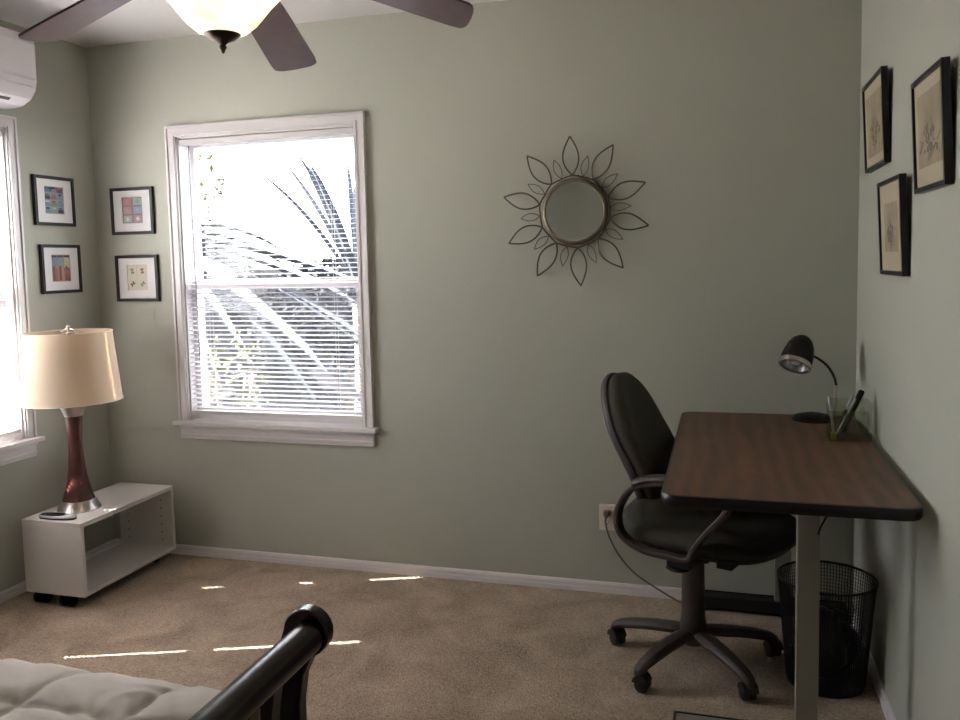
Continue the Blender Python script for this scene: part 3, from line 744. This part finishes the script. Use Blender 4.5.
# ------------------------------------------------------------------ wastebasket (wire mesh)
BX, BY = 3.232, -.56
wb = thing('wastebasket', 'round black wire mesh wastebasket under the desk', 'wastebasket', (BX, BY, 0))
rB, rT, hB = .118, .148, .345
bm = NB()
nr, nz = 96, 30
def pr(z): return rB+(rT-rB)*(z/hB)
for k in range(nr):
    a = 2*PI*k/nr
    for sgn in (1,):
        pts = [(pr(z)*math.cos(a), pr(z)*math.sin(a), z) for z in (.006, hB)]
        tube(bm, pts, .0014, 4, caps=False)
for i in range(1, nz):
    z = hB*i/nz
    tube(bm, [(pr(z)*math.cos(2*PI*k/48), pr(z)*math.sin(2*PI*k/48), z) for k in range(48)], .0009, 4, closed=True)
obj('mesh_wall', bm, M_blackm, wb)
bm = NB(); tube(bm, [(rT*math.cos(2*PI*k/48), rT*math.sin(2*PI*k/48), hB) for k in range(48)], .0045, 8, closed=True); obj('rim', bm, M_blackm, wb, smooth=True)
bm = NB(); lathe(bm, [(0, .001), (rB+.002, .001), (rB+.003, .012), (rB, .014), (0, .008)], 40); obj('bottom', bm, M_blackm, wb, smooth=True)
# dark crumpled bag inside
bm = NB(); bmesh.ops.create_icosphere(bm, subdivisions=4, radius=.095)
for v in bm.verts:
    n_ = noise.noise(v.co*24)*.018+noise.noise(v.co*60)*.006
    v.co = v.co+v.co.normalized()*n_; v.co.z = v.co.z*1.15+.13
tag(obj('crumpled_bag', bm, mat('dark_plastic_bag', (.02, .02, .022), .3), None, loc=(BX, BY, 0), smooth=True), 'crumpled dark plastic bag inside the wastebasket', 'bag')

# ------------------------------------------------------------------ office chair
ch = thing('office_chair', 'dark upholstered swivel office chair with loop arms at the desk', 'chair', (2.815, -.535, 0), math.radians(-22))
# five-star base
angs = [164, 236, 308, 20, 92]
for i, a in enumerate(angs):
    a = math.radians(a+22); ca, sa = math.cos(a), math.sin(a)
    bm = NB()
    ctr = [(.02, .114, .038), (.10, .110, .035), (.18, .100, .031), (.245, .087, .027), (.285, .074, .022), (.302, .054, .016)]
    rows = []
    for r, z, w in ctr:
        rows.append([Vector((r*ca-s*w*sa*t_, r*sa+s*w*ca*t_, z+dz)) for s, dz, t_ in ((-1, -.018, 1), (-1, .004, 1), (-1, .016, .55), (1, .016, .55), (1, .004, 1), (1, -.018, 1))])
    vr = [[bm.verts.new(p) for p in R_] for R_ in rows]
    for A, B in zip(vr, vr[1:]):
        for k in range(6): bm.faces.new((A[k], A[(k+1) % 6], B[(k+1) % 6], B[k]))
    bm.faces.new(vr[0][::-1]); bm.faces.new(vr[-1])
    lg = obj('base_leg', bm, M_chairp, ch, smooth=True, subsurf=1)
    bm = NB(); rot = math.radians([60, 20, 75, 10, 40][i])
    Mc = Matrix.Translation((.285*ca, .285*sa, .0245)) @ Matrix.Rotation(a+rot, 4, 'Z') @ Matrix.Scale(.88, 4)
    for s in (-.026, .004):
        lathe(bm, [(0, 0), (.020, 0), (.026, .004), (.0265, .018), (.020, .022), (0, .022)], 20, M=Mc @ Matrix.Translation((s, .012, 0)) @ Matrix.Rotation(PI/2, 4, 'Y'))
    prism(bm, [(.030*math.cos(k*PI/8), .030*math.sin(k*PI/8)+.004) for k in range(0, 9)], -.027, .027, 'z', M=Mc @ Matrix.Translation((0, .008, .006)) @ Matrix.Rotation(PI/2, 4, 'Y') @ Matrix.Rotation(PI/2, 4, 'Z'))
    tube(bm, [(.285*ca, .285*sa, .03), (.285*ca, .285*sa, .066)], .007, 8)
    obj('caster', bm, M_chaird, lg, smooth=True)
bm = NB(); lathe(bm, [(.042, .074), (.047, .10), (.045, .13), (.040, .17), (.037, .34), (.034, .40)], 28); obj('column', bm, M_chairp, ch, smooth=True)
bm = NB(); bx(bm, -.09, .14, -.07, .07, .395, .438); bx(bm, -.05, .07, -.045, .045, .37, .40); obj('seat_mechanism', bm, M_chaird, ch, bevel=.008)
bm = NB(); tube(bm, smoothpts([(.02, -.04, .39), (.025, -.10, .390), (.025, -.15, .385)], 4), .006, 8)
lathe(bm, [(0, -.007), (.026, -.005), (.032, 0), (.026, .006), (0, .009)], 18, M=Matrix.Translation((.02, -.165, .385)) @ Matrix.Scale(1.25, 4, (1, 0, 0)))
obj('height_lever', bm, M_chaird, ch, smooth=True)
bm = NB(); bx(bm, .150, .20, -.17, -.10, .415, .442); tube(bm, [(.16, -.12, .412), (.10, -.05, .41)], .008, 8); obj('tilt_knob', bm, M_chaird, ch, bevel=.006)
# seat shell + cushion : loft of rounded rectangles
def loft(bm, rows_):
    vr = [[bm.verts.new(p) for p in R_] for R_ in rows_]
    n = len(vr[0])
    for A, B in zip(vr, vr[1:]):
        for k in range(n): bm.faces.new((A[k], A[(k+1) % n], B[(k+1) % n], B[k]))
    bm.faces.new(vr[0][::-1]); bm.faces.new(vr[-1])
def seatring(sx, sy, z, cx=.065, bow=0, n=40, e=3.4):
    out_ = []
    for k in range(n):
        c_, s = math.cos(2*PI*k/n), math.sin(2*PI*k/n)
        x = sx*math.copysign(abs(c_)**(2/e), c_); y = sy*math.copysign(abs(s)**(2/e), s)
        zz = z - bow*max(0, (x/sx-.35))**2 + bow*5*max(0, (-x/sx-.45))**2
        out_.append(Vector((cx+x, y, zz)))
    return out_
bm = NB(); loft(bm, [seatring(.20, .19, .452, bow=.0), seatring(.245, .24, .458, bow=.0), seatring(.26, .245, .470, bow=.004)]); obj('seat_shell', bm, M_chaird, ch, smooth=True)
bm = NB(); loft(bm, [seatring(.262, .24, .469, bow=.004), seatring(.275, .252, .482, bow=.008), seatring(.275, .252, .499, bow=.02), seatring(.245, .24, .518, bow=.03), seatring(.21, .205, .531, bow=.035), seatring(.14, .14, .534, bow=.035), seatring(.05, .05, .532, bow=.035)])
obj('seat', bm, M_chair, ch, smooth=True, angle=60)
# backrest: local plane leaning; u across (y), v up along lean
lean = math.radians(21)
bo = Vector((-.102, 0, .520)); vdir = Vector((-math.sin(lean), 0, math.cos(lean))); ndir = Vector((math.cos(lean), 0, math.sin(lean)))
def backring(sc_, d, Hh=.50, n=48):
    out_ = []
    for k in range(n):
        t_ = 2*PI*k/n; c_, s = math.cos(t_), math.sin(t_)
        v = s; w = .150
        y = w*math.copysign(abs(c_)**(.85 if s > 0 else .55), c_); vv = Hh/2+Hh/2*math.copysign(abs(s)**(.80 if s > 0 else .6), s)
        if s > 0: y *= (1-.16*s)
        else: y *= (1+.28*s)
        vv = Hh/2+(vv-Hh/2)*sc_; y *= sc_
        bow = .022*(y/.22)**2 - .030*math.sin(PI*min(1, max(0, vv/Hh)))*0 + .025*math.exp(-((vv-.16)/.10)**2)
        curve = -.05*(vv/Hh)**2*0
        out_.append(bo+vdir*vv+ndir*(d+bow*1.0+curve)+Vector((0, y, 0)))
    return out_
bm = NB(); loft(bm, [backring(.90, -.050), backring(1.0, -.044), backring(1.02, -.030), backring(1.0, -.020)]); obj('backrest_shell', bm, M_chairp, ch, smooth=True, angle=60)
bm = NB(); loft(bm, [backring(.96, -.020), backring(.985, -.004), backring(.97, .014), backring(.90, .028), backring(.72, .036), backring(.4, .040), backring(.1, .041)]); obj('backrest', bm, M_chair, ch, smooth=True, angle=60)
bm = NB(); tube(bm, smoothpts([bo+vdir*.20+ndir*(-.05), bo+vdir*.02+ndir*(-.055), (-.15, 0, .44), (-.06, 0, .408), (0, 0, .408)], 6), .020, 8, flat=1.8); obj('back_support', bm, M_chairp, ch, smooth=True)
# arms: closed loop band
def band(bm, pts, wy, th_):
    pts = [Vector(p) for p in pts]; N = len(pts); rows_ = []
    for i, p in enumerate(pts):
        d = (pts[(i+1) % N]-pts[i-1]).normalized(); nn = Vector((-d.z, 0, d.x))
        rows_.append([bm.verts.new(p+nn*a*th_+Vector((0, b_*wy, 0))) for a, b_ in ((1, .8), (1, -.8), (.5, -1), (-.5, -1), (-1, -.8), (-1, .8), (-.5, 1), (.5, 1))])
    for i in range(N):
        A, B = rows_[i], rows_[(i+1) % N]
        for k in range(8): bm.faces.new((A[k], A[(k+1) % 8], B[(k+1) % 8], B[k]))
for s in (-1, 1):
    yy = s*.272
    ctl = [(-.065, yy, .668), (.02, yy, .690), (.12, yy, .690), (.21, yy, .672), (.225, yy, .635), (.17, yy, .565), (.126, yy, .505), (.105, yy, .466), (.04, yy, .462), (-.04, yy, .465), (-.10, yy, .486), (-.132, yy, .52), (-.135, yy, .575), (-.105, yy, .635)]
    bm = NB(); band(bm, smoothpts(ctl, 5, closed=True), .020, .0085); am = obj('armrest', bm, M_chairp, ch, smooth=True)
    bm = NB(); pad = [Vector((x, yy, z)) for x, z in ((-.075, .676), (-.03, .694), (.06, .706), (.15, .704), (.21, .688))]
    tube(bm, smoothpts(pad, 5), .014, 10, flat=1.9); obj('arm_pad', bm, M_chairp, am, smooth=True)
    bm = NB(); bx(bm, .03, .11, min(yy, s*.05), max(yy, s*.05), .428, .458); obj('arm_bracket', bm, M_chaird, am, bevel=.005)

# ------------------------------------------------------------------ bed
bed = thing('bed', 'espresso sleigh bed with curled footboard rail at the front edge', 'bed', (0, 0, 0))
FXc, FZc = 2.126, .669
BY1, BY0 = -1.955, -3.62
def post(y0, y1):
    # scroll-topped post profile in x,z extruded along y
    P_ = []
    for k in range(0, 15):
        a = math.radians(-55+k*16.5); P_.append((FXc+.048*math.cos(a), FZc+.048*math.sin(a)))
    P_ += [(2.064, .630), (2.034, .58), (2.018, .52), (2.016, .40), (2.022, .25), (2.015, .0), (2.12, .0), (2.115, .25), (2.107, .40), (2.107, .52), (2.117, .58), (2.137, .621)]
    bm = NB(); prism(bm, P_, y0, y1, 'y'); return bm
fb = obj('footboard_post', post(BY1-.022, BY1+.012), M_beddark, bed, smooth=True, bevel=.005, bseg=3)
obj('footboard_post', post(BY0, BY0+.035), M_beddark, bed, smooth=True, bevel=.005, bseg=3)
bm = NB(); tube(bm, [(FXc+.010, BY1-.03, FZc-.004), (FXc+.010, BY0+.03, FZc-.004)], .032, 28); obj('top_rail', bm, M_beddark, bed, smooth=True)
bm = NB(); bx(bm, 2.092, 2.122, BY0+.03, BY1-.03, FZc-.050, FZc-.010); obj('upper_cross_rail', bm, M_beddark, bed, bevel=.006)
bm = NB(); bx(bm, 2.068, 2.098, BY0+.03, BY1-.06, .16, .30); obj('lower_cross_rail', bm, M_beddark, bed, bevel=.004)
y = BY1-.09; 
while y > BY0+.10:
    bm = NB()
    pts = [(2.107, y, FZc-.045), (2.090, y, .56), (2.080, y, .44), (2.082, y, .30)]
    sp = smoothpts(pts, 4)
    vr = [[bm.verts.new(p+Vector((a, b_, 0))) for a, b_ in ((-.009, -.016), (.009, -.016), (.009, .016), (-.009, .016))] for p in sp]
    for A, B in zip(vr, vr[1:]):
        for k in range(4): bm.faces.new((A[k], A[(k+1) % 4], B[(k+1) % 4], B[k]))
    bm.faces.new(vr[0][::-1]); bm.faces.new(vr[-1])
    obj('footboard_slat', bm, M_beddark, bed); y -= .085
for yy in (BY1-.05, BY0+.02):
    bm = NB(); bx(bm, .08, 2.05, yy, yy+.03, .18, .33); obj('side_rail', bm, M_beddark, bed, bevel=.004)
bm = NB(); bx(bm, .03, .08, BY0, BY1, .0, 1.05); obj('headboard', bm, M_beddark, bed, bevel=.02)
bm = NB(); bx(bm, .085, 2.04, BY0+.06, BY1-.06, .22, .47); obj('mattress', bm, M_mattress, bed, bevel=.05, bseg=4)
# comforter
bm = NB()
X0c, X1c, top = .12, 2.006, .542
Yc1 = -1.955+.02; 
nx, ny = 320, 280
S = .30
grid = []
def quiltz(x, y_):
    fx = abs(math.sin(PI*(x-1.59)/.245)); fy = abs(math.sin(PI*(y_+2.148)/.245))
    z = .010*(1-math.exp(-6.5*min(fx, fy)))+.003*min(fx, fy)
    z += .003*noise.noise(Vector((x*7, y_*7, 0)))+.0045*noise.noise(Vector((x*16+y_*14, y_*9-x*3, 3)))+.002*noise.noise(Vector((x*34+y_*20, y_*18, 5)))
    ed = min(fx, fy); z += .0035*math.sin(noise.noise(Vector((x*5, y_*5, 9)))*16)*(1-ed)
    return z
# cross section: s runs from far side drape over the top to the near drape
Ltop = (Yc1-.02)-(BY0-.02); dr = .22
for j in range(ny+1):
    s = -dr+(Ltop+2*dr)*j/ny
    row = []
    for i in range(nx+1):
        x = X0c+(X1c-X0c)*i/nx
        r = .05
        if s < 0: yb = Yc1-.0; off = -s
        elif s > Ltop: yb = BY0-.02; off = s-Ltop
        else: yb = None; off = 0
        yt = (Yc1-.02)-min(max(s, 0), Ltop)
        q = quiltz(x, (Yc1-.02)-s)
        if off == 0:
            e = min(s, Ltop-s); zz = top+q-.045*math.exp(-e/.045)
            y_ = yt + (.015*math.exp(-e/.03) if s < Ltop/2 else -.015*math.exp(-e/.03))
        else:
            sg = 1 if s < 0 else -1
            zz = top-.045-off+.01; y_ = yt+sg*(.015+.02*min(1, off/.04)+q*.6)
        xe = min(x-X0c, X1c-x); zz -= .03*math.exp(-xe/.025)
        row.append(bm.verts.new((x, y_, zz)))
    grid.append(row)
for j in range(ny):
    for i in range(nx): bm.faces.new((grid[j][i], grid[j][i+1], grid[j+1][i+1], grid[j+1][i]))
cf = obj('comforter', bm, M_quilt, smooth=True, angle=180)
so = cf.modifiers.new('thick', 'SOLIDIFY'); so.thickness = .02; so.offset = -1
tag(cf, 'cream quilted comforter spread over the sleigh bed', 'comforter')
